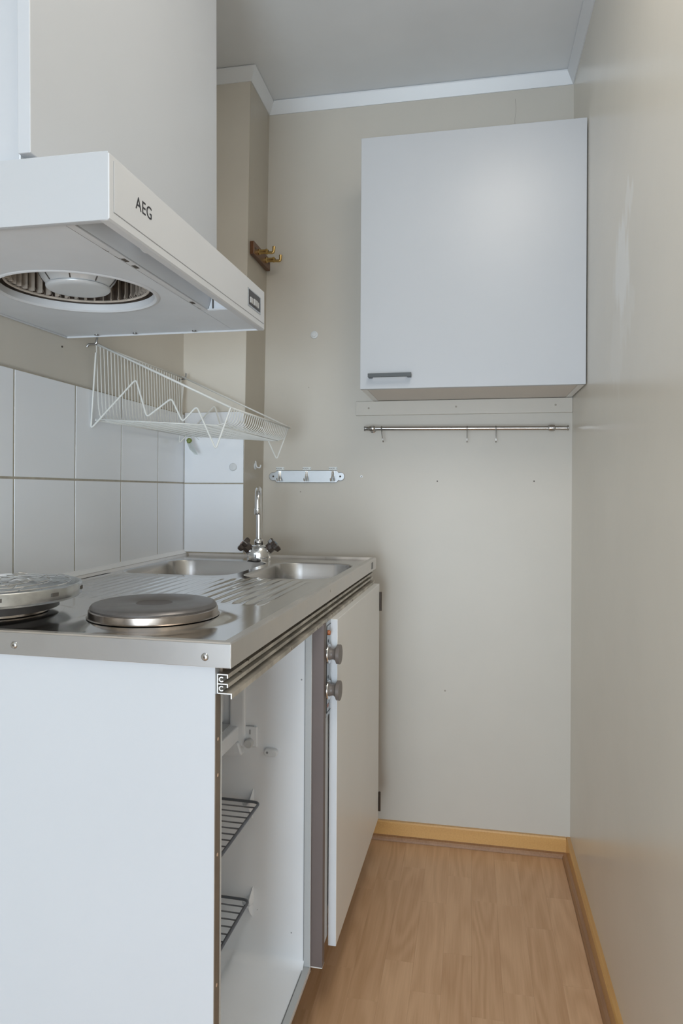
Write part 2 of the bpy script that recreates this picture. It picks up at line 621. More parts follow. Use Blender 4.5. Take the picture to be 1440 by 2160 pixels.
# baseboards
bt, bz = .013, .0563
MBb = MB().prism([(YB, 0), (YB - bt, 0), (YB - bt, bz - .004), (YB - bt + .003, bz), (YB, bz)], 'X', XC, XR - bt)
bb = struct(MBb.build('baseboard_back', 'oakx'))
qr = [(0, 0), (-.013, 0), (-.012, .006), (-.008, .011), (0, .0135)]
MB().prism([(YB - bt + q[0], q[1] + .0005) for q in qr], 'X', XC, XR - bt).build('quarter_round', 'quarter', bb)
br = struct(MB().prism([(XR, 0), (XR - bt, 0), (XR - bt, bz - .004), (XR - bt + .003, bz), (XR, bz)], 'Y', -2.6, YB).build('baseboard_right', 'oak'))
MB().prism([(XR - bt + q[0], q[1] + .0005) for q in qr], 'Y', -2.6, YB - bt).build('quarter_round', 'quarter', br)

# hairline crack above the upper cabinet
MB().tube(rounded([(.128, YB, 2.335), (.131, YB, 2.30), (.127, YB, 2.27), (.129, YB, 2.235), (.126, YB, 2.19)], .01), .0005, 4).build('hairline_crack', mat('crack_line', (.30, .27, .23), .8), wb)

# tiles on the left wall and on the column front
TZ = [(.9215, 1.1317), (1.1363, 1.3455)]
MB().box(XL, XL + .0042, .55, YC - .0005, .915, 1.348).build('grout_bed', 'grout', wl)
seams = [.785, .9955, 1.2076, 1.4214, 1.6309, 1.8428, 2.0275]
for (za, zb_) in TZ:
    for i in range(len(seams) - 1):
        o = MB().box(0, .0046 + random.uniform(-.0002, .0003), seams[i] + .0024, seams[i + 1] - (.0024 if i < 5 else .0), za, zb_).build('tile', 'tile', wl, bevel=.0005)
        o.location = (XL + .0005, 0, 0)
wcol = bpy.data.objects['wall_column']
MB().box(XL + .0025, -.6815, YC - .0025, YC, .915, 1.3535).build('grout_bed', 'grout', wcol)
for (za, zb_) in ((.9215, 1.1312), (1.1348, 1.352)):
    MB().box(XL + .0075, -.6815, YC - .0055, YC - .0003, za, zb_).build('tile', 'tile', wcol, bevel=.0012)

# ------------------------------------------------------------------ counter unit frame (slightly turned)
UO = (-.2984, .8409, 0)
UR = (0, 0, -.0213)
WL = 1.185          # length along local y


def back(y):        # local x of the left wall at local y
    return -.5816 - .0213 * y


ZT = .9173
wt = thing('worktop', 'stainless steel worktop with double sink, ribbed drainer and folded front edge', 'worktop', UO, UR)
ZD = ZT - .006      # recessed deck


def strip(mb, xs, ys, fz, smooth=True):
    vs = [(x, y, fz(x, y)) for y in ys for x in xs]
    nx = len(xs)
    fs = [(j * nx + i, j * nx + i + 1, (j + 1) * nx + i + 1, (j + 1) * nx + i) for j in range(len(ys) - 1) for i in range(nx - 1)]
    mb.add(vs, fs, smooth)


# basin rectangles, local coords
BAS = [(-.565, -.277, .700, 1.045), (-.245, -.036, .690, 1.042)]
PL = [(-.187, .160), (-.433, .118)]       # hob plate centres
deck = MB()


def lin(a, b, n):
    return [a + (b - a) * i / n for i in range(n + 1)]


def plate_z(x, y):
    z = ZD
    for (px_, py_) in PL:
        d = math.hypot(x - px_, y - py_)
        t = max(0, min(1, (.128 - d) / .036))
        z += .007 * t * t * (3 - 2 * t)
    return z


x_in0, x_in1 = -.566, -.016
y_in0, y_in1 = .014, WL - .016


def ridge_z(x, y):
    z = ZD
    t = min(1, max(0, (y - .315) / .03)) * min(1, max(0, (.672 - y) / .03))
    if -.545 < x < -.065:
        ph = (x + .545) / .0240
        e = min(1, max(0, (-.065 - x) / .02)) * min(1, max(0, (x + .545) / .02))
        z += .0028 * t * (.5 - .5 * math.cos(2 * PI * ph)) ** 1.6 * e - .0012 * t
    return z


strip(deck, lin(x_in0, x_in1, 90), lin(y_in0, .30, 48), plate_z)
strip(deck, lin(x_in0, x_in1, 180), lin(.30, .685, 60), ridge_z)


def rrect(x0, x1, y0, y1, r, n=10):
    pts = []
    for (cx_, cy_, a0) in ((x1 - r, y1 - r, 0), (x0 + r, y1 - r, PI / 2), (x0 + r, y0 + r, PI), (x1 - r, y0 + r, 1.5 * PI)):
        for k in range(n + 1):
            a = a0 + PI / 2 * k / n
            pts.append((cx_ + r * math.cos(a), cy_ + r * math.sin(a)))
    return pts


def to_rect(p, x0, x1, y0, y1, cx_, cy_):
    dx, dy = p[0] - cx_, p[1] - cy_
    s = 1e9
    if abs(dx) > 1e-9:
        s = min(s, ((x1 if dx > 0 else x0) - cx_) / dx)
    if abs(dy) > 1e-9:
        s = min(s, ((y1 if dy > 0 else y0) - cy_) / dy)
    return (cx_ + dx * s, cy_ + dy * s)


CELL = [(x_in0 - .02, -.261, .685, 1.075), (-.261, x_in1, .685, 1.075)]
basin_parts = []
for (bx0, bx1, by0, by1), (cx0, cx1, cy0, cy1) in zip(BAS, CELL):
    R0 = .062
    ring = rrect(bx0, bx1, by0, by1, R0)
    cxm, cym = (bx0 + bx1) / 2, (by0 + by1) / 2
    # exact cell outline with corners inserted
    out = [to_rect(p, cx0, cx1, cy0, cy1, cxm, cym) for p in ring]
    n = len(ring)
    for cor in ((cx0, cy0), (cx1, cy0), (cx0, cy1), (cx1, cy1)):
        j = min(range(n), key=lambda q: (out[q][0] - cor[0]) ** 2 + (out[q][1] - cor[1]) ** 2)
        out[j] = cor
    lip = rrect(bx0 - .005, bx1 + .005, by0 - .005, by1 + .005, R0 + .005)
    vs = [(p[0], p[1], ZD) for p in out] + [(p[0], p[1], ZD) for p in lip]
    deck.add(vs, [(i, (i + 1) % n, n + (i + 1) % n, n + i) for i in range(n)])
    rows = [(0.0, .005, 0), (-.002, .0015, 0), (-.006, 0, 0), (-.06, -.004, 0), (-.135, -.012, 0), (-.15, -.018, 0), (-.158, -.030, 0), (-.160, -.05, 0)]
    bb_ = MB()
    vs = []
    for (dz, o_, _) in rows:
        rr_ = rrect(bx0 - o_, bx1 + o_, by0 - o_, by1 + o_, max(.02, R0 + o_))
        vs += [(p[0], p[1], ZD + dz) for p in rr_]
    fs = []
    for i in range(len(rows) - 1):
        fs += [(i * n + k, i * n + (k + 1) % n, (i + 1) * n + (k + 1) % n, (i + 1) * n + k) for k in range(n)]
    fs.append(tuple((len(rows) - 1) * n + k for k in range(n)))
    bb_.add(vs, fs, True)
    bo = bb_.build('basin', 'steel_basin', wt)
    dr = MB().lathe([(.0, .003), (.03, .002), (.036, 0), (.036, -.002)], (cxm, cym, ZD - .159), seg=24).build('drain', 'chrome_worn', bo)
# far ledge
strip(deck, lin(x_in0 - .02, x_in1, 12), lin(1.075, y_in1, 2), lambda x, y: ZD)
# raised perimeter rim: front, near, far, wall side
prof_r = [(0, -.0325), (0, -.002), (.0018, 0), (.0125, 0), (.016, -.006)]   # (inward offset, z from ZT)
n_ = len(prof_r)


def rimpt(side, t, q):
    o_, dz = q
    return


rim = MB()
corners_out = [(0, 0), (0, WL), (-.598, WL), (-.5795, 0)]
# order: front-near, front-far, back-far, back-near
inn = [(-1, 1), (-1, -1), (1, -1), (1, 1)]
vs = []
for (cxo, cyo), (ix, iy) in zip(corners_out, inn):
    for (o_, dz) in prof_r:
        vs.append((cxo + ix * o_, cyo + iy * o_, ZT + dz))
for i in range(4):
    j = (i + 1) % 4
    if i == 2:
        pass
    rim.add([vs[i * n_ + q] for q in range(n_)] + [vs[j * n_ + q] for q in range(n_)],
            [(q, q + 1, n_ + q + 1, n_ + q) for q in range(n_ - 1)])
rim.build('folded_edge', 'steel_front', wt, bevel=0)
MB().box(-.5785, -.0008, -.0007, .0003, ZT - .0322, ZT - .0018).build('end_cap', 'steel_end', wt, bevel=.0004)
deck.build('deck', 'steel', wt)
# underside board
MB().box(-.56, -.019, .02, .31, .8745, .8865).build('support_board', 'chipwood', wt)
MB().box(-.30, -.019, .31, WL - .02, .8745, .8860).box(-.058, -.019, .31, WL - .02, .8745, .8860)
MB().box(-.034, -.019, .31, WL - .02, .8745, .8870).build('support_board', 'chipwood', wt)
# near end screws on the folded edge
for lx, lz in ((-.035, .8978), (-.313, .8985)):
    so = MB().lathe([(0, .0022), (.0028, .0022), (.0046, .0012), (.0052, 0)], (lx, -.0007, lz), (0, -1, 0), 16).build('screw', 'chrome_worn', wt)
    MB().lathe([(0, .0026), (.0016, .0025), (.002, .0018)], (lx, -.0007, lz), (0, -1, 0), 6).build('socket', 'hole', so)
# maker plate at the far front corner
MB().box(.0, .0008, 1.10, 1.128, ZT - .026, ZT - .008).build('rating_sticker', mat('grey_sticker', (.22, .21, .20), .5), wt)
# caulk along wall and column
cq = MB()
ends = []
for (yy, xx) in ((.004, back(.004) + .0052), (WL - .004, back(WL) + .0052)):
    ends.append([(xx - .002, yy, ZT + .0115), (xx + .0035, yy, ZT + .0085), (xx + .0095, yy, ZT + .0006), (xx + .008, yy, ZT - .001), (xx - .002, yy, ZT - .001)])
cq.add(ends[0] + ends[1], [(i, (i + 1) % 5, 5 + (i + 1) % 5, 5 + i) for i in range(5)] + [(0, 1, 2, 3, 4), (5, 6, 7, 8, 9)])
cq.build('caulk_line', 'caulk', wt)
MB().tube([(back(WL) + .008, WL - .002, ZT + .002), (-.41, WL - .002, ZT + .002)], .0035, 8).build('caulk_line', 'caulk', wt)

# aluminium double sliding track
tr = thing('sliding_door_track', 'double channel aluminium sliding track fixed under the front edge of the worktop', 'track', UO, UR)
poly = [(-.0225, .8745), (-.0085, .8745), (-.0085, .8705), (-.0100, .8705), (-.0100, .8730), (-.0210, .8730),
        (-.0210, .8608), (-.0085, .8608), (-.0085, .8568), (-.0100, .8568), (-.0100, .8594), (-.0210, .8594),
        (-.0210, .8487), (-.0035, .8487), (-.0035, .8440), (-.0020, .8440), (-.0020, .8500 - .0), (-.0020, .8502), (-.0195, .8502)]
t_ = MB()
def slab(x0, x1, z0, z1):
    t_.box(x0, x1, .010, WL - .004, z0, z1)
slab(-.0225, -.0210, .8490, .8745)
slab(-.0210, -.0075, .8730, .8745)
slab(-.0090, -.0075, .8690, .8730)
slab(-.0210, -.0075, .8608, .8622)
slab(-.0090, -.0075, .8570, .8608)
slab(-.0210, -.0020, .8487, .8501)
slab(-.0035, -.0020, .8430, .8487)
t_.build('rail', 'alu', tr)
for zc in (.8672, .8554):
    pts = [(-.0168 + .0036 * math.cos(a), zc + .0036 * math.sin(a)) for a in [math.radians(40 + 280 * k / 14) for k in range(15)]]
    inner = [(-.0168 + .0022 * math.cos(a), zc + .0022 * math.sin(a)) for a in [math.radians(320 - 280 * k / 14) for k in range(15)]]
    c_ = MB()
    P2 = pts + inner
    m_ = len(P2)
    c_.add([(p[0], .0105, p[1]) for p in P2] + [(p[0], .5, p[1]) for p in P2],
           [(i, (i + 1) % m_, m_ + (i + 1) % m_, m_ + i) for i in range(m_)] + [(i, i + 1, 28 - i, 29 - i) for i in range(14)])
    c_.build('screw_boss', 'alu_cut', tr)
cut = MB()
for (x0, x1, z0, z1) in ((-.0225, -.0210, .8490, .8745), (-.0210, -.0075, .8730, .8745), (-.0090, -.0075, .8690, .8730), (-.0210, -.0075, .8608, .8622),
                         (-.0090, -.0075, .8570, .8608), (-.0210, -.0020, .8487, .8501), (-.0035, -.0020, .8430, .8487)):
    cut.box(x0, x1, .0096, .0102, z0, z1)
cut.build('cut_end', 'alu_cut', tr)

# near side panel
sp_ = thing('side_panel', 'large plain white side panel at the near end of the kitchen unit', 'panel', UO, UR)
MB().box(-.578, -.0232, .005, .0195, 0, .8844).build('board', 'laminate', sp_)
eg = MB().box(-.0232, -.0222, .0052, .0213, 0, .8480).build('edge', 'rawedge', sp_, label='bare brown front edge')
chipm = mat('bare_chip', (.72, .52, .38), .7)
for (cz, ch) in ((.789, .006), (.742, .003), (.639, .005), (.47, .003)):
    MB().lathe([(0, .0003), (.0022, .0002), (.0024, 0)], (-.0222, .0135, cz), (1, 0, 0), 8).build('chip', chipm, eg)

# ------------------------------------------------------------------ refrigerator
fr = thing('refrigerator', 'built-in white refrigerator without door, open interior with grey wire shelves', 'refrigerator', UO, UR)
FY0, FY1 = .0235, .514         # outer
IY0, IY1 = .045, .5135 - .012  # inner opening
FX = -.0225
FZ0, FZ1 = .150, .846
sh_ = MB()
sh_.box(-.565, FX, FY0, FY0 + .006, FZ0, FZ1)
sh_.box(-.565, FX, IY1 + .0085, FY1, FZ0, FZ1)
sh_.box(-.565, FX, FY0, FY1, FZ0, FZ0 + .006)
sh_.box(-.565, FX, FY0, FY1, FZ1 - .004, FZ1)
sh_.box(-.568, -.560, FY0, FY1, FZ0, FZ1)
sh_.build('outer_shell', 'shellgrey', fr, bevel=.001)
# inner liner (open at the front), rounded edges
li = MB()
lx0, lx1 = -.47, FX - .012
r_ = .018


def linersec(x):
    return [(x, p[0], p[1]) for p in rrect(IY0, IY1 + .006, FZ0 + .012, FZ1 - .006, r_, 6)]


s1 = linersec(lx1)
s0 = [(lx0 + .03, p[1], p[2]) for p in s1]
sb = [(lx0, p[0], p[1]) for p in rrect(IY0 + .03, IY1 - .024, FZ0 + .042, FZ1 - .036, r_, 6)]
nn_ = len(s1)
sm1 = [(lx0 + .009, p[0], p[1]) for p in rrect(IY0 + .009, IY1 - .003, FZ0 + .021, FZ1 - .015, r_, 6)]
li.add(s1 + s0 + sm1 + sb, [(a * nn_ + i, a * nn_ + (i + 1) % nn_, (a + 1) * nn_ + (i + 1) % nn_, (a + 1) * nn_ + i) for a in range(3) for i in range(nn_)] +
       [tuple(3 * nn_ + i for i in range(nn_))], True)
li.build('liner', 'fridge_dirty', fr)
# liner lip and dark groove
lp = MB()
lp.box(lx1 - .001, FX - .0005, IY1 + .0060, IY1 + .0072, FZ0 + .013, FZ1)
lp.box(lx1 - .001, FX - .0005, FY0 + .006, IY1 + .0072, FZ0 + .0105, FZ0 + .0120)
lp.build('front_rim', 'rimgrey', fr)
lg = MB()
lg.box(lx1 - .0018, lx1 - .0004, IY1 + .0050, IY1 + .0064, FZ0 + .013, FZ1)
lg.box(lx1 - .0018, lx1 - .0004, FY0 + .006, IY1 + .0064, FZ0 + .0116, FZ0 + .0130)
lg.build('groove', 'gasket', fr)
lq = MB()
lq.box(lx1 - .003, FX, IY1 + .0072, IY1 + .0090, FZ0 + .006, FZ1)
lq.box(lx1 - .003, FX, FY0 + .006, IY1 + .009, FZ0 + .006, FZ0 + .0105)
lq.build('front_trim', 'clip', fr)
WY = IY1 + .006      # inner face of the far wall


def dome(mb, x, z, w_, h_, d):
    """moulded shelf support, pointed at the top, bulging from the far wall"""
    pts = [(x + w_ * .42, z + h_), (x + w_ * .5, z), (x - w_ * .9, z), (x - w_ * .25, z + h_ * .22), (x + w_ * .15, z + h_ * .6)]
    vs = [(p[0], WY + .001, p[1]) for p in pts] + [(x + (p[0] - x) * .55, WY - d, z + (p[1] - z) * .45) for p in pts]
    k = len(pts)
    mb.add(vs, [(i, (i + 1) % k, k + (i + 1) % k, k + i) for i in range(k)] + [tuple(range(k, 2 * k))], False)


def wire_shelf(z, xf, name='shelf'):
    s_ = MB()
    y0, y1 = IY0 + .01, WY - .012
    s_.tube(rounded([(-.44, y0, z), (xf, y0, z), (xf, y1, z), (-.44, y1, z)], .014, 6), .0028, 8)
    s_.tube(rounded([(xf - .006, y0 + .02, z - .006), (xf - .006, y1 - .01, z - .006)], .01, 4), .0018, 8)
    o = s_.build(name, 'wire', fr)
    for k in range(19):
        y = y0 + (y1 - y0) * (k + 1) / 20
        MB().tube([(-.44, y, z - .001), (xf - .001, y, z - .001), ], .0014, 6).build('wire', 'wire', o)
    return o


wire_shelf(.4855, -.125)
wire_shelf(.287, -.146)
for z in (.474, .275):
    su = MB()
    dome(su, -.150, z, .020, .038, .012)
    su.build('shelf_support', 'fridge', fr, bevel=.003)
    su = MB()
    dome(su, -.150, z - .001, .016, -.030, .010)
    su.build('shelf_support', 'fridge', fr, bevel=.003)
# freezer compartment
fz = MB()
fz.box(-.44, -.172, IY0 + .002, WY, .604, .634)
fz.build('freezer_floor', 'fridge', fr, bevel=.003)
MB().box(-.44, -.188, IY0 + .01, WY - .006, .6335, .6365).build('freezer_tray', 'shellgrey', fr, bevel=.001)
fs_ = MB()
fs_.box(-.192, -.158, WY - .010, WY + .001, .592, FZ1 - .01)
fs_.box(-.44, -.205, WY - .014, WY + .001, .638, FZ1 - .01)
fs_.build('freezer_side', 'fridge', fr, bevel=.005, seg=3)
MB().prism([(-.26, .604), (-.168, .604), (-.160, .578), (-.19, .574), (-.25, .578)], 'Y', WY - .018, WY + .001).build('freezer_bracket', 'fridge', fr, bevel=.004)
# thermostat
th = MB().box(-.1615, -.134, WY - .004, WY + .001, .592, .634).build('thermostat_plate', 'fridge', fr, bevel=.003, seg=3)
MB().lathe([(0, .014), (.0075, .014), (.0088, .012), (.0088, 0)], (-.1495, WY - .003, .602), (0, -1, 0), 20).build('thermostat_knob', 'shellgrey', fr)
MB().box(-.1500, -.1480, WY - .0048, WY - .003, .618, .6275).build('slot', 'gasket', fr)
tn = MB()
tn.tube(rounded([(-.1625, WY - .0042, .598), (-.1625, WY - .0042, .635), (-.1400, WY - .0042, .635)], .006, 5), .0006, 6)
tn.build('plate_outline', 'gasket', fr)
# light clip
cl = MB()
cl.prism(rrect(-.118, -.090, .578, .593, .007, 6), 'Y', WY - .011, WY + .001)
cl.build('door_switch', 'clip', fr, bevel=.002)
MB().lathe([(0, .0005), (.0040, 0)], (-.1105, WY - .0108, .5865), (0, -1, 0), 16).build('switch_button', 'gasket', fr)
# the plinth the fridge stands on, set back from its front
MB().box(-.55, -.10, FY0 + .01, FY1 - .01, 0, FZ0).build('base', 'dark', fr)

# ------------------------------------------------------------------ sink cabinet with hob controls
sk = thing('base_cabinet', 'cream base cabinet under the sink with one flat door and hob controls', 'cabinet', UO, UR)
GY = .5155
MB().box(-.10, .0005, GY + .002, GY + .0205, .158, .8445).build('gable', 'mauve', sk, bevel=.0008, label='mauve grey panel end')
MB().box(-.0995, .0003, GY + .0015, GY + .0210, .1565, .158).build('gable_edge', 'laminate_cream', sk)
MB().box(-.54, -.10, GY + .002, GY + .018, .10, .84).build('carcass_board', 'laminate', sk)
st = MB().box(-.10, -.0065, GY + .0205, GY + .080, .175, .8440)
st.build('stile', 'shellgrey', sk, bevel=.001)
MB().box(-.50, -.075, GY + .10, WL - .03, 0, .155).build('plinth', 'plinth', sk, label='reddish brown recessed plinth')
for (a, b3, c, d, e, f2) in ((-.54, -.030, GY + .082, WL - .02, .155, .172), (-.54, -.030, WL - .038, WL - .02, .172, .84), (-.56, -.541, GY + .02, WL - .02, .155, .70)):
    MB().box(a, b3, c, d, e, f2).build('carcass_board', 'laminate', sk)
MB().box(-.0068, -.0030, GY + .020, GY + .0330, .640, .844).build('control_trim', 'dark', sk, bevel=.0008)
cp = MB().box(-.0070, -.0022, GY + .0330, GY + .0800, .646, .843).build('control_panel', 'silver', sk, bevel=.0015)
MB().tube(rounded([(-.0020, GY + .075, .834), (-.0020, GY + .0375, .834), (-.0020, GY + .0375, .660), (-.0020, GY + .0375, .655), (-.0020, GY + .075, .655)], .006, 5), .0007, 6).build('panel_outline', 'black', cp)
MB().lathe([(.0052, 0), (.0052, .003), (.004, .0055), (0, .0062)], (-.0025, GY + .051, .8185), (1, 0, 0), 16).build('indicator_lamp', 'lamp', cp)
KY = GY + .0525
for kz in (.7745, .7000):
    kb = MB().lathe([(.0, .0035), (.0195, .0035), (.0205, .002), (.0205, 0)], (-.0022, KY, kz), (1, 0, 0), 32).build('knob_ring', 'chrome', cp)
    kn = MB().lathe([(.0, -.0), (.0135, 0), (.0115, .004), (.0110, .008), (.0135, .0125), (.0200, .0155), (.0202, .0220), (.0195, .0228), (0, .0229)],
                    (.0013, KY, kz), (1, 0, 0), 28, sy=1.0).build('knob', 'knob', cp)
    MB().box(-.0024, -.0016, KY - .002, KY + .002, kz + .0235, kz + .0295).build('mark', 'black', cp)
MB().box(-.0070, -.0056, GY + .024, GY + .045, .612, .638).build('sticker', 'label', sk)
MB().box(-.0024, -.0016, KY - .006, KY + .006, .6645, .6715).build('red_print', 'red', cp)
dr_ = MB().box(-.0040, .0128, .5895, 1.170, .157, .8425).build('door', 'laminate_cream', sk, bevel=.0008)
MB().box(-.0038, .0122, .5889, .5897, .1575, .8420).build('door_edge', 'edgewhite', dr_, label='white edge of the cream door')
for hz in (.79, .205):
    h_ = MB().lathe([(0, -.0275), (.0035, -.0275), (.0035, .0275), (0, .0275)], (.0150, 1.178, hz), (0, 0, 1), 14).build('hinge', 'hinge', sk)
    MB().box(-.020, .0128, 1.1715, 1.1735, hz - .026, hz + .026).build('hinge_leaf', 'hinge', h_)

# ------------------------------------------------------------------ hob plates


def hob(px_, py_, R, label, zo=.0):
    t = thing('hot_plate', label, 'hot plate', (0, 0, 0))
    t.parent = None
    t.matrix_world = Matrix.Translation(UO) @ Matrix.Rotation(UR[2], 4, 'Z') @ Matrix.Translation((px_, py_, ZD + .0071 + zo))
    MB().lathe([(R + .004, .0001), (R + .0015, .0012), (R + .0010, .0105), (R - .0010, .0118)], seg=80).build('steel_skirt', 'brownsteel', t)
    MB().lathe([(R - .0010, .0118), (R - .0006, .0142), (R - .0035, .0180), (R - .0070, .0190), (R * .30, .0186), (R * .285, .0175)], seg=80).build('plate', 'iron', t)
    MB().lathe([(R * .29, .0177), (R * .27, .0173), (0, .0173)], seg=40).build('hub', 'iron_hub', t)
    return t


hob(PL[0][0], PL[0][1], .0965, 'black cast iron hot plate in front, bare, nearest the worktop edge')
MB_ = MB().tube([(-.075, .163, ZD + .010), (-.064, .170, ZD + .006), (-.058, .168, ZD + .0055)], .0012, 6)
hob(PL[1][0], PL[1][1], .0725, 'smaller hot plate at the left, hidden under the round wire toaster')

# round wire camping toaster on the second plate
ts = thing('stove_toaster', 'round tin stove-top toaster with wire mesh lying on the left hot plate', 'toaster')
ts.matrix_world = Matrix.Translation(UO) @ Matrix.Rotation(UR[2], 4, 'Z') @ Matrix.Translation((PL[1][0] - .010, PL[1][1] - .003, ZD + .0071 + .0190 + .0022)) @ Matrix.Rotation(math.radians(-.15), 4, 'Y')
RT = .135
MB().lathe([(.02, -.0015), (RT - .045, -.0015), (RT - .034, -.002), (RT - .030, .000), (RT - .004, .002), (RT, .006), (RT + .0005, .021), (RT - .001, .0235), (RT - .004, .0235), (RT - .006, .020),
            (RT - .008, .012), (RT - .03, .010), (.075, .010), (.068, .016), (.02, .014), (0, .014)], seg=80).build('tin_body', 'chrome_worn', ts)
MB().lathe([(.080, -.0135), (RT - .034, -.0135), (RT - .036, -.002), (.080, -.002)], seg=64).build('base_ring', 'dark', ts)
mesh = MB()
for (rr2, zz) in ((.118, .0245), (.088, .0255), (.058, .0260), (.028, .0265)):
    mesh.tube([(rr2 * math.cos(2 * PI * k / 60), rr2 * math.sin(2 * PI * k / 60), zz) for k in range(60)], .0009, 5, closed=True)
mesh.build('ring_wire', 'chrome', ts)
for k in range(8):
    a = 2 * PI * k / 8 + .2
    pts = []
    for q in range(9):
        rq = .124 - .012 * q
        zz = .0262 + (.0022 if q % 2 else 0)
        pts.append((rq * math.cos(a + .09 * (q % 2)), rq * math.sin(a + .09 * (q % 2)), zz))
    MB().tube(pts, .0008, 5).build('spoke_wire', 'chrome', ts)
for k in range(10):
    a = 2 * PI * k / 10 + .42
    o = MB().box(-.006, .006, -.0012, .0012, .0150, .0205).build('vent', 'hole', ts)
    o.location = (math.cos(a) * (RT + .0003), math.sin(a) * (RT + .0003), -.003)
    o.rotation_euler = (0, 0, a + PI / 2)

# ------------------------------------------------------------------ tap
tp = thing('sink_tap', 'chrome mixer tap with swan neck spout and two brown star handles', 'tap', (-.5965, 1.912, ZD), (0, 0, .27))
MB().lathe([(.033, 0), (.034, .004), (.033, .010), (.034, .022), (.030, .036), (.020, .044), (.012, .046)], seg=40, sy=.8).build('body', 'chrome', tp)
MB().lathe([(.0115, .044), (.0128, .046), (.0128, .058), (.0108, .061), (.0095, .062)], seg=28).build('collar', 'chrome', tp)
path = [(0, 0, .060), (0, 0, .150)]
zt_ = .168
for k in range(1, 16):
    a = PI * k / 15
    path.append((0, -.048 + .048 * math.cos(a), zt_ + .030 * math.sin(a) + .006))
path.append((0, -.096, .150))
so = MB().tube([Vector(p) for p in path], .0082, 16).build('spout', 'chrome', tp)
MB().lathe([(.0084, 0), (.0098, -.001), (.0098, -.014), (.0085, -.017), (.004, -.017)], (0, -.096, .152), seg=24).build('nozzle', 'chrome', tp)
for s in (-1, 1):
    ax = Vector((s * math.sin(math.radians(48)), -.06, math.cos(math.radians(48)))).normalized()
    base = Vector((s * .019, -.002, .024))
    MB().lathe([(.0155, -.002), (.0155, .008), (.0148, .010)], base, ax, 24).build('valve_seat', 'chrome', tp)
    hb = MB().lathe([(.0135, .010), (.0145, .012), (.0145, .028), (.0105, .031), (0, .031)], base, ax, 8)
    ho = hb.build('handle', 'tapknob', tp)
    # star head with five lobes
    a1 = ax.orthogonal().normalized()
    b1 = ax.cross(a1)
    star = []
    for k in range(20):
        t = 2 * PI * k / 20
        rr3 = .0185 + .0060 * math.cos(5 * t)
        star.append((rr3, t))
    vs, fs = [], []
    for (h0, sc_) in ((.024, .72), (.027, .98), (.038, 1.0), (.0405, .82)):
        for (rr3, t) in star:
            vs.append(base + ax * h0 + (a1 * math.cos(t) + b1 * math.sin(t)) * rr3 * sc_)
    for i in range(3):
        fs += [(i * 20 + k, i * 20 + (k + 1) % 20, (i + 1) * 20 + (k + 1) % 20, (i + 1) * 20 + k) for k in range(20)]
    fs += [tuple(range(20)), tuple(range(60, 80))]
    MB().add(vs, fs).build('star_grip', 'tapknob', ho, bevel=.0012)
    MB().lathe([(.0068, .0400), (.0064, .0412), (0, .0414)], base, ax, 20).build('colour_dot', 'blue' if s > 0 else 'red', ho)

# ------------------------------------------------------------------ cooker hood and the cabinet above it
HO = (-.65, .7592, 1.4334)
HR = (math.radians(1.1), 0, 0)
hd = thing('cooker_hood', 'white cooker hood with open round fan port mounted under a wall cabinet', 'cooker hood', HO, HR)
hx0, hx1 = -.228, .2255     # wall side, front
HL, HH = .6327, .0815
# outer shell: near side, far side, front frame, top
MB().box(hx0, hx1 - .0012, -.0004, .0022, 0.0, HH).box(hx0, hx1 - .012, 0.0022, .010, 0.0, .003).build('near_side', 'side_dimmed', hd, bevel=.0008)
MB().box(hx0, hx1 - .010, HL - .0022, HL, 0, HH).build('far_side', 'enamel', hd, bevel=.0008)
MB().box(hx0, hx1 - .010, 0, HL, HH - .002, HH).box(hx0, hx0 + .002, 0, HL, 0, HH).build('top', 'enamel', hd)
# front frame with rounded bottom lip
fp = MB()
fp.prism([(hx1 - .014, 0), (hx1 - .002, -.0005), (hx1, .002), (hx1, HH - .003), (hx1 - .003, HH), (hx1 - .014, HH)], 'Y', 0, HL)
fp.build('front_panel', 'enamel', hd, bevel=.0012)
ins = MB().box(hx1 - .001, hx1 + .0006, .011, HL - .006, .0125, HH - .008).build('front_plate', 'enamel', hd, bevel=.0004)
gr = MB()
for (y0, y1, z0, z1) in ((.0104, .0111, .0120, HH - .008), (.0104, HL - .006, .0118, .0125)):
    gr.box(hx1 - .0005, hx1 + .0003, y0, y1, z0, z1)
gr.build('plate_joint', 'gasket', hd)
text_mesh('AEG', .0235, 'lettering', 'black', hd,
          Matrix.Translation((hx1 + .0008, .0885, .0455)) @ Matrix.Rotation(PI / 2, 4, 'Z') @ Matrix.Rotation(PI / 2, 4, 'X'), space=1.08)
# switch block
sw = MB().box(hx1, hx1 + .0016, .520, .602, .0255, .0600).build('switch_frame', 'chrome_worn', hd, bevel=.0005)
MB().box(hx1 + .0012, hx1 + .0020, .5255, .5970, .0285, .0575).build('switch_panel', 'dark', sw)
MB().box(hx1 + .0015, hx1 + .0042, .530, .5450, .0325, .0440).build('switch_key', 'key', sw, bevel=.001)
MB().box(hx1 + .0015, hx1 + .0050, .5510, .5720, .0325, .0450).build('switch_key', 'key', sw, bevel=.001)
MB().box(hx1 + .0015, hx1 + .0046, .5760, .5820, .0325, .0440).build('switch_key', 'key', sw, bevel=.001)
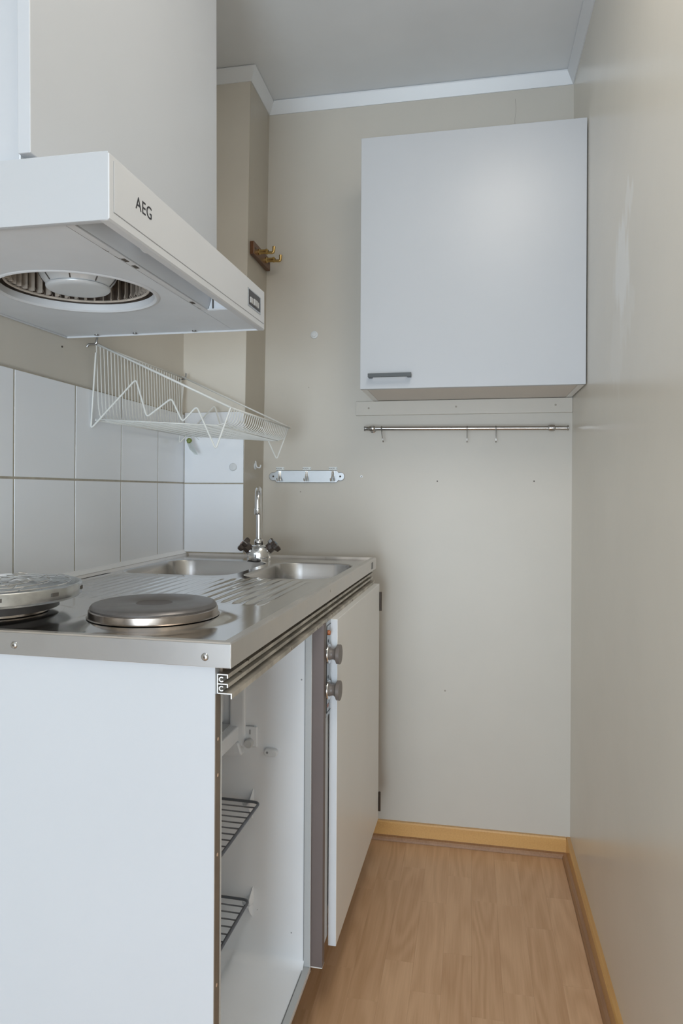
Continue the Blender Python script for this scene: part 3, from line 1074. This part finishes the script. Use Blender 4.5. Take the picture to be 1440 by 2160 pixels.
# underside plate with the round port
CXh, CYh, RH = -.002, .307, .128
px0, px1, py0, py1 = hx0 + .003, .157, .003, HL - .003
NS = 96
ring_ = [(CXh + RH * math.cos(2 * PI * k / NS), CYh + RH * math.sin(2 * PI * k / NS)) for k in range(NS)]
outr = [to_rect(p, px0, px1, py0, py1, CXh, CYh) for p in ring_]
for cor in ((px0, py0), (px1, py0), (px0, py1), (px1, py1)):
    j = min(range(NS), key=lambda q: (outr[q][0] - cor[0]) ** 2 + (outr[q][1] - cor[1]) ** 2)
    outr[j] = cor
pb = MB()
zpl = .0035
pb.add([(p[0], p[1], zpl) for p in outr] + [(p[0], p[1], zpl) for p in ring_] + [(p[0], p[1], zpl + .0016) for p in ring_],
       [(i, (i + 1) % NS, NS + (i + 1) % NS, NS + i) for i in range(NS)] + [(NS + i, NS + (i + 1) % NS, 2 * NS + (i + 1) % NS, 2 * NS + i) for i in range(NS)])
pb.build('underside_plate', 'enamel_grey', hd)
MB().box(px1 + .0005, px1 + .052, .462, HL - .003, zpl, zpl + .0015).build('lamp_cover', 'enamel_grey', hd)
# rolled ring round the port
MB().lathe([(RH + .006, zpl - .0002), (RH + .004, zpl - .0018), (RH, zpl - .002), (RH - .0035, zpl + .001), (RH - .004, zpl + .012)], (CXh, CYh, 0), seg=96).build('port_ring', 'enamel', hd)
# fan housing, dark inside
MB().lathe([(RH - .001, zpl + .011), (RH + .002, zpl + .012), (RH + .002, .074), (0, .074)], (CXh, CYh, 0), seg=64).build('fan_housing', 'browngrille', hd)
# squirrel-cage fan
fw = MB().tube([(CXh + .115 * math.cos(2 * PI * k / 72), CYh + .115 * math.sin(2 * PI * k / 72), .0185) for k in range(72)], .0022, 8, closed=True).build('fan_wheel', 'fin', hd)
bl = None
for k in range(44):
    a = 2 * PI * k / 44
    if bl is None:
        b_ = MB()
        b_.box(-.0015, .010, -.0007, .0007, .021, .072)
        b_.add([(-.006, -.0007, .0185), (-.006, .0007, .0185), (-.0015, -.0007, .028), (-.0015, .0007, .028), (.004, -.0007, .0185), (.004, .0007, .0185)],
               [(0, 1, 3, 2), (2, 3, 5, 4), (0, 4, 5, 1)])
        bl = b_.build('blade', 'fin', fw)
        o = bl
    else:
        o = bl.copy()
        COL.objects.link(o)
    o.location = (CXh + .109 * math.cos(a), CYh + .109 * math.sin(a), 0)
    o.rotation_euler = (0, 0, a + .35)
mo = MB().lathe([(0, .0085), (.038, .0080), (.0490, .0088), (.0515, .0110), (.0520, .0135), (.0500, .0150), (.0590, .0260), (.066, .040), (.067, .072)], (CXh, CYh, 0), seg=48).build('motor', 'motor', hd)
for k in range(8):
    a = 2 * PI * k / 8 + .3
    pts = [(CXh + r4 * math.cos(a), CYh + r4 * math.sin(a), z4) for (r4, z4) in ((.0510, .0160), (.0593, .026), (.0663, .040), (.0673, .070))]
    MB().tube(pts, .0012, 5).build('seam', 'dark', mo)
# lamp trough with slotted rail
MB().prism([(.157, .0036), (.1685, .0036), (.1685, .006), (.157, .0075)], 'Y', .010, .462).build('slotted_rail', 'enamel', hd, bevel=.0005)
trh = MB()
trh.add([(.1685, .010, .006), (.1685, .462, .006), (.178, .462, .034), (.178, .010, .034), (hx1 - .014, .010, .044), (hx1 - .014, .462, .044)],
        [(0, 1, 2, 3), (3, 2, 5, 4)])
trh.add([(.1685, .462, .004), (hx1 - .014, .462, .004), (hx1 - .014, .462, .045), (.178, .462, .034)], [(0, 1, 2, 3)])
trh.build('lamp_trough', 'enamel_grey', hd)
MB().box(.168, hx1 - .012, .4590, .4615, .004, .0062).build('cover_lip', 'enamel', hd)
MB().box(.1780, .1795, .4580, .4625, .006, .040).build('trough_gap', 'hole', hd)
MB().lathe([(0, .0), (.012, .002), (.017, .008), (.018, .016), (.018, .03)], (.200, .162, .013), (0, 0, 1), 24).build('bulb', 'clip', hd)
for y in (.150, .182, .395):
    MB().box(.1595, .1655, y, y + .014, .0030, .0042).build('slot', 'hole', hd)
for y in (.105, .436, .137):
    MB().tube([(.1575, y, .0036), (.1575, y + .010, .0036), (.1600, y + .012, .0036)], .0005, 5).build('clip_notch', 'hole', hd)
for (x, y) in ((-.150, HL - .012), (-.060, HL - .012), (.075, HL - .012)):
    MB().lathe([(.0045, .0035), (.0045, .0012), (0, .001)], (x, y, 0), (0, 0, 1), 12).build('foot_screw', 'screw', hd)

hc = thing('wall_cabinet', 'tall white wall cabinet directly above the cooker hood, cut off by the top', 'cabinet', HO, HR)
cz0, cz1 = HH + .0015, HH + .75
CF = -.529 + .65
MB().box(hx0 + .002, CF - .0185, .0085, .6325, cz0, cz1).build('carcass', 'laminate', hc, bevel=.0012)
hcd = MB().box(CF - .0175, CF, .0005, .6335, cz0 + .0058, cz1).build('door', 'laminate', hc, bevel=.0012)
MB().box(CF - .0200, CF - .0178, .0070, .6330, cz0 + .002, cz1).build('edge_band', 'trim', hc)

# ------------------------------------------------------------------ wire dish rack
dk = thing('dish_rack', 'white coated wire dish rack hung on the left wall above the sink', 'dish rack', (XL + .012, 1.485, 1.27))
RY = .500      # length


def RP(X, Z, y):
    return (X - (XL + .012), y, Z - 1.27)


RW = .0013
BT, FT = 1.452, 1.2975       # back top and front top heights
BBZ, BFZ = 1.2765, 1.262     # floor at back and front
XBk, XFt = -.866, -.532
fz_ = MB()
# long rails
fz_.tube([RP(XBk, BT, 0), RP(XBk, BT + .004, RY)], .0022, 8)
fz_.tube([RP(XFt, FT, 0), RP(XFt + .005, FT, RY + .004)], .0026, 8)
fz_.tube([RP(XBk, BT + .003, 0), RP(XFt, FT + .001, 0)], .0028, 8)
fz_.tube([RP(XBk, BT + .006, RY), RP(XFt + .005, FT + .001, RY)], .0024, 8)
fz_.tube([RP(XBk + .004, BBZ - .002, 0), RP(XBk + .004, BBZ + .003, RY)], .0018, 8)
fz_.tube([RP(XBk + .004, BBZ, 0), RP(XFt - .03, BFZ - .004, 0)], .0016, 8)
fz_.tube([RP(XBk + .004, BBZ + .003, RY), RP(XFt - .03, BFZ, RY)], .0016, 8)
fz_.build('frame', 'whitewire', dk)
NB = 30
for k in range(NB):
    y = RY * (k + .5) / NB
    pts = rounded([RP(XBk, BT, y), RP(XBk + .006, BBZ + .03, y), RP(XBk + .012, BBZ, y), RP(XFt - .035, BFZ - .004, y), RP(XFt - .006, BFZ + .004, y), RP(XFt + .002, FT, y)], .02, 4)
    MB().tube(pts, RW * .95, 5).build('cross_wire', 'whitewire', dk)
for k in range(9):
    x = XBk + .03 + (XFt - XBk - .06) * k / 8
    zf = BBZ + (BFZ - .004 - BBZ) * (k + 1) / 10 - .0022
    MB().tube([RP(x, zf, 0), RP(x, zf + .002, RY)], RW, 5).build('floor_wire', 'whitewire', dk)
zz_ = [(-.862, BT - .02), (-.8735, 1.2540), (-.7605, 1.3672), (-.7328, 1.2792), (-.6725, 1.3216), (-.6456, 1.267), (-.6114, 1.3021), (-.5655, 1.2039), (-.5305, FT)]
for y in (-.001, RY):
    MB().tube(rounded([RP(a, b, y) for (a, b) in zz_], .009, 4), .0021, 8).build('zigzag_end', 'whitewire', dk)
MB().tube(rounded([RP(XFt - .03, BFZ - .004, RY - .01), RP(-.5655, 1.2, RY), RP(-.536, BFZ, RY)], .008), .0012, 5)

for (y, lab) in ((1.476, 'bent metal wall hook holding the near end of the dish rack'), (1.988, 'bent metal wall hook holding the far end of the dish rack')):
    hk = MB().tube(rounded([(XL, y, 1.444), (XL + .004, y, 1.450), (XL + .024, y, 1.450), (XL + .026, y, 1.468)], .005), .0026, 8).build('wall_hook', 'screw')
    tag(hk, lab, 'hook', 'hooks carrying the dish rack')

# green clip with clear plastic hanging at the rack's far end
gc = thing('plastic_tag', 'small green clip with a clear plastic strip hanging below the dish rack', 'tag', (-.842, 1.978, 1.262))
MB().lathe([(0, -.009), (.006, -.007), (.009, 0), (.006, .006), (0, .008)], (.004, 0, 0), (0, .3, 1), 10).build('clip', 'green', gc)
MB().add([(-.004, 0, -.006), (.013, -.004, -.004), (.034, -.006, -.044), (.024, -.004, -.043), (.004, .001, -.026)], [(0, 1, 2, 3, 4)]).build('strip', 'clear', gc)
MB().tube(rounded([(-.0, 0, -.002), (.016, -.003, .014), (.026, -.004, .012), (.036, -.004, .002)], .012, 5), .0009, 6).build('thread', 'shellgrey', gc)

# ------------------------------------------------------------------ upper cabinet on the back wall
UXL, UXR, UY, UZT, UZB = -.3116, .2995, 1.9516, 2.1154, 1.4016
uc = thing('wall_cabinet', 'white square single-door wall cabinet on the back wall near the right corner', 'cabinet', ((UXL + UXR) / 2, YB, UZB))
ux, uy = (UXL + UXR) / 2, YB


def ubox(x0, x1, y0, y1, z0, z1):
    return MB().box(x0 - ux, x1 - ux, y0 - uy, y1 - uy, z0 - UZB, z1 - UZB)


ubox(UXL + .001, UXL + .0175, UY + .018, YB, UZB + .0005, UZT).build('side_panel', 'laminate_cream', uc)
ubox(UXR - .0175, UXR - .001, UY + .018, YB, UZB + .0005, UZT).build('side_panel', 'laminate_cream', uc)
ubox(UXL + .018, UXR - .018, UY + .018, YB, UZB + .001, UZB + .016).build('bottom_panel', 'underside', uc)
ubox(UXL + .018, UXR - .018, UY + .018, YB, UZT - .016, UZT).build('top_panel', 'laminate_cream', uc)
ud = ubox(UXL, UXR, UY, UY + .0165, UZB, UZT).build('door', 'laminate', uc, bevel=.0008)
hz_ = UZB + .0355
hnd = MB()
hnd.box(-.2870 - ux + .001, -.1650 - ux, UY - .026 - uy, UY - .018 - uy, hz_ - .006 - UZB, hz_ + .0045 - UZB)
hnd.box(-.2860 - ux, -.2750 - ux, UY - .019 - uy, UY - uy, hz_ - .006 - UZB, hz_ + .0035 - UZB)
hnd.box(-.1770 - ux, -.1660 - ux, UY - .019 - uy, UY - uy, hz_ - .006 - UZB, hz_ + .0035 - UZB)
hnd.build('handle', 'handle', ud, bevel=.0008, label='dark grey bar handle')

# batten under it
bat = tag(MB().box(-.3669, XR - .0005, YB - .012, YB, 1.3560, 1.4008).build('wall_batten', 'wall_plain', bevel=.0008),
          'beige painted batten screwed to the wall right under the square wall cabinet', 'batten')
for bx in (-.325, -.048, .252):
    MB().lathe([(.0032, 0), (.0030, .0006), (0, .0007)], (bx, YB - .0119, 1.379), (0, -1, 0), 10).build('screw', mat('painted_screw', (.36, .32, .27), .5) if bx < -.3 else bpy.data.materials['painted_screw'], bat)

# towel rail with hooks
RYr, RZr = YB - .040, 1.3095
tr2 = thing('rail', 'brushed steel hanging rail on the back wall below the painted batten', 'rail', (-.02, YB, RZr))
MB().tube([(-.310, -.040, .001), (.302, -.040, -.004)], .0064, 16).build('bar', 'rail_steel', tr2)


def fin_prof(s):
    return [(0, -.001), (.0080, 0), (.0082, .003), (.0068, .004), (.0068, .012), (.0082, .0125)]


MB().lathe([(0, 0), (.0082, 0), (.0084, .0035), (.0066, .0045), (.0064, .013), (.0068, .014), (.0094, .020), (.0098, .030), (.0085, .0335), (.0064, .035)], (-.3145, -.040, .001), (1, 0, 0), 24).build('end_fitting', 'rail_steel', tr2)
MB().lathe([(0, 0), (.0082, 0), (.0084, .0035), (.0066, .0045), (.0064, .024)], (.3065, -.040, -.004), (-1, 0, 0), 24).build('end_cap', 'rail_steel', tr2)
MB().lathe([(.0064, 0), (.0094, .002), (.0105, .010), (.0094, .018), (.0064, .020)], (.2480, -.040, -.0035), (1, 0, 0), 24).build('end_fitting', 'rail_steel', tr2)
for x in (-.292, .258):
    MB().tube([(x, -.040, 0), (x, -.0005, 0)], .005, 12).lathe([(.010, 0), (.010, .003), (.006, .005)], (x, 0, 0), (0, -1, 0), 20).build('standoff', 'rail_steel', tr2)
for i, (x, lab) in enumerate(((-.279, 'steel hook at the left end of the hanging rail'), (-.0135, 'steel hook on the hanging rail, left of the middle pair'),
                              (.0735, 'steel hook on the hanging rail, right of the middle pair'))):
    h = MB()
    zc = RZr - .0005 - .006 * (x + .3) / .6
    pts = []
    for k in range(13):
        a = math.radians(-60 + 300 * k / 12)
        pts.append((x, RYr - .0085 * math.sin(a) * -1 * -1, zc + .0085 * math.cos(a) * 1))
    pts = [(x, RYr + .0088 * math.sin(math.radians(a)), zc + .0088 * math.cos(math.radians(a))) for a in range(140, -101, -20)]
    sw_ = .006 if i == 0 else 0
    pts += [(x + sw_ * .3, RYr - .0075, zc - .018), (x + sw_ * .6, RYr - .004, zc - .034)]
    pts += [(x + sw_, RYr - .004 - .006 * (1 - math.cos(math.radians(a))), zc - .036 - .006 * math.sin(math.radians(a))) for a in range(20, 181, 20)]
    pts += [(x + sw_ - (.002 if i == 0 else 0), RYr - .016, zc - .030)]
    h.tube(pts, .0014, 8)
    tag(h.build('rail_hook', 'hook_steel'), lab, 'hook', 'hooks on the hanging rail')

# ------------------------------------------------------------------ metal key rack with three double hooks
kr = thing('hook_rack', 'small chrome rack with three double hooks and name tapes above the sink tap', 'hook rack', (-.5315, YB, 1.159))
pts = []
prof = [(-.1035, .0200), (.1020, .0200)]
outl = [(-.100, .0200), (.100, .0200), (.104, .0170), (.107, .0130)]
for k in range(9):
    a = math.radians(75 - 150 * k / 8)
    outl.append((.112 + .0155 * math.cos(a), .0145 * math.sin(a)))
outl += [(.107, -.0130), (.104, -.0170), (.100, -.0200), (-.100, -.0200), (-.104, -.0170), (-.107, -.0130)]
for k in range(9):
    a = math.radians(255 - 150 * k / 8)
    outl.append((-.112 + .0155 * math.cos(a), .0145 * math.sin(a)))
outl += [(-.107, .0130), (-.104, .0170)]
MB().prism(outl, 'Y', -.0045, -.0002).build('plate', 'silver', kr, bevel=.0012)
for x in (-.113, .113):
    MB().lathe([(.0032, 0), (.0026, .0008), (0, .001)], (x, -.0045, 0), (0, -1, 0), 12).build('screw', 'hole', kr)
for n3, x in enumerate((-.090, .001, .089)):
    hk = MB().box(x - .0042, x + .0042, -.0070, -.0044, .0, .0185)
    for s in (-1, 1):
        hk.tube(rounded([(x + s * .0018, -.006, .016), (x + s * .0025, -.010, .004), (x + s * .0042, -.013, -.014), (x + s * .0046, -.021, -.0165), (x + s * .0052, -.024, -.006)], .006), .0014, 8)
    hk.build('hook', 'chrome', kr)
    lb = MB().box(x - .0145, x + .0135, -.0012, -.0001, .0215, .0315).build('name_tape', 'label', kr)
    tx = text_mesh('ROOM   %d' % (n3 + 1), .0064, 'lettering', 'black', lb, Matrix.Translation((x - .0005, -.0014, .0263)) @ Matrix.Rotation(PI / 2, 4, 'X'), extr=.0001)

# brass coat hook board on the column side
bh = thing('coat_hook', 'dark wooden board with two brass coat hooks on the column side', 'coat hook', (colx(1.86) + .0014, 2.13, 1.860))
bo_ = MB().box(0, .014, -.086, .088, -.020, .020).build('board', 'hookwood', bh, bevel=.002)
for y in (-.068, .074):
    MB().lathe([(.0042, 0), (.003, .001), (0, .0012)], (.0139, y, .002), (1, 0, 0), 12).build('screw', 'dark', bh)
for y in (-.040, .038):
    hk = MB().lathe([(.0095, 0), (.0095, .004), (.0075, .006), (.0072, .022), (.0088, .025), (.0088, .029), (.0050, .032)], (.0139, y, 0), (1, 0, 0), 20)
    hk.tube(rounded([(.036, y, -.003), (.063, y, -.005), (.064, y, .014)], .006), [.0046] * 7 + [.0052], 10)
    hk.build('hook', 'brass', bh)

# small wall fittings
tag(MB().lathe([(.0125, 0), (.0125, .003), (.010, .005), (.0075, .0052), (.0065, .0075), (0, .008)], (-.508, YB, 1.6245), (0, -1, 0), 28).build('wall_button', 'clip'),
    'round white button stuck high on the back wall left of the square cabinet', 'button')
tag(MB().lathe([(.0120, 0), (.0120, .003), (.010, .005), (0, .0058)], (-.7135, YC - .0052, 1.1835), (0, -1, 0), 28).build('adhesive_disc', 'clip'),
    'round white disc stuck on the tile to the left of the tap', 'disc')
tag(MB().lathe([(.0110, 0), (.0110, .002), (.009, .003), (0, .003)], (colx(1.2) + .001, 2.136, 1.190), (1, 0, 0), 24)
    .tube(rounded([(colx(1.2) + .003, 2.136, 1.206), (colx(1.2) + .006, 2.130, 1.196), (colx(1.2) + .008, 2.132, 1.186), (colx(1.2) + .018, 2.136, 1.184), (colx(1.2) + .020, 2.136, 1.194)], .006), .0022, 8).build('adhesive_hook', 'clip'),
    'small white plastic hook stuck on the column side above the tap', 'hook')
for (x, z, r5, lab) in ((-.3493, 1.1594, .0042, 'grey wall plug in the back wall beside the chrome hook rack'), (-.1056, 1.1447, .0022, 'small drill hole in the back wall below the middle of the rail'),
                        (.1906, 1.1455, .0022, 'small drill hole in the back wall below the right end of the rail')):
    tag(MB().lathe([(r5, 0), (r5, .0008), (r5 * .4, .001), (0, .0003)], (x, YB, z), (0, -1, 0), 14).build('wall_plug' if r5 > .003 else 'drill_hole', 'screw' if r5 > .003 else 'hole'), lab, 'wall plug' if r5 > .003 else 'hole')
tag(MB().lathe([(.0022, 0), (.0022, .0014), (0, .0016)], (XL, 1.375, 1.424), (1, 0, 0), 10).build('nail_head', 'hole'), 'small dark nail head in the left wall above the tiles', 'nail')
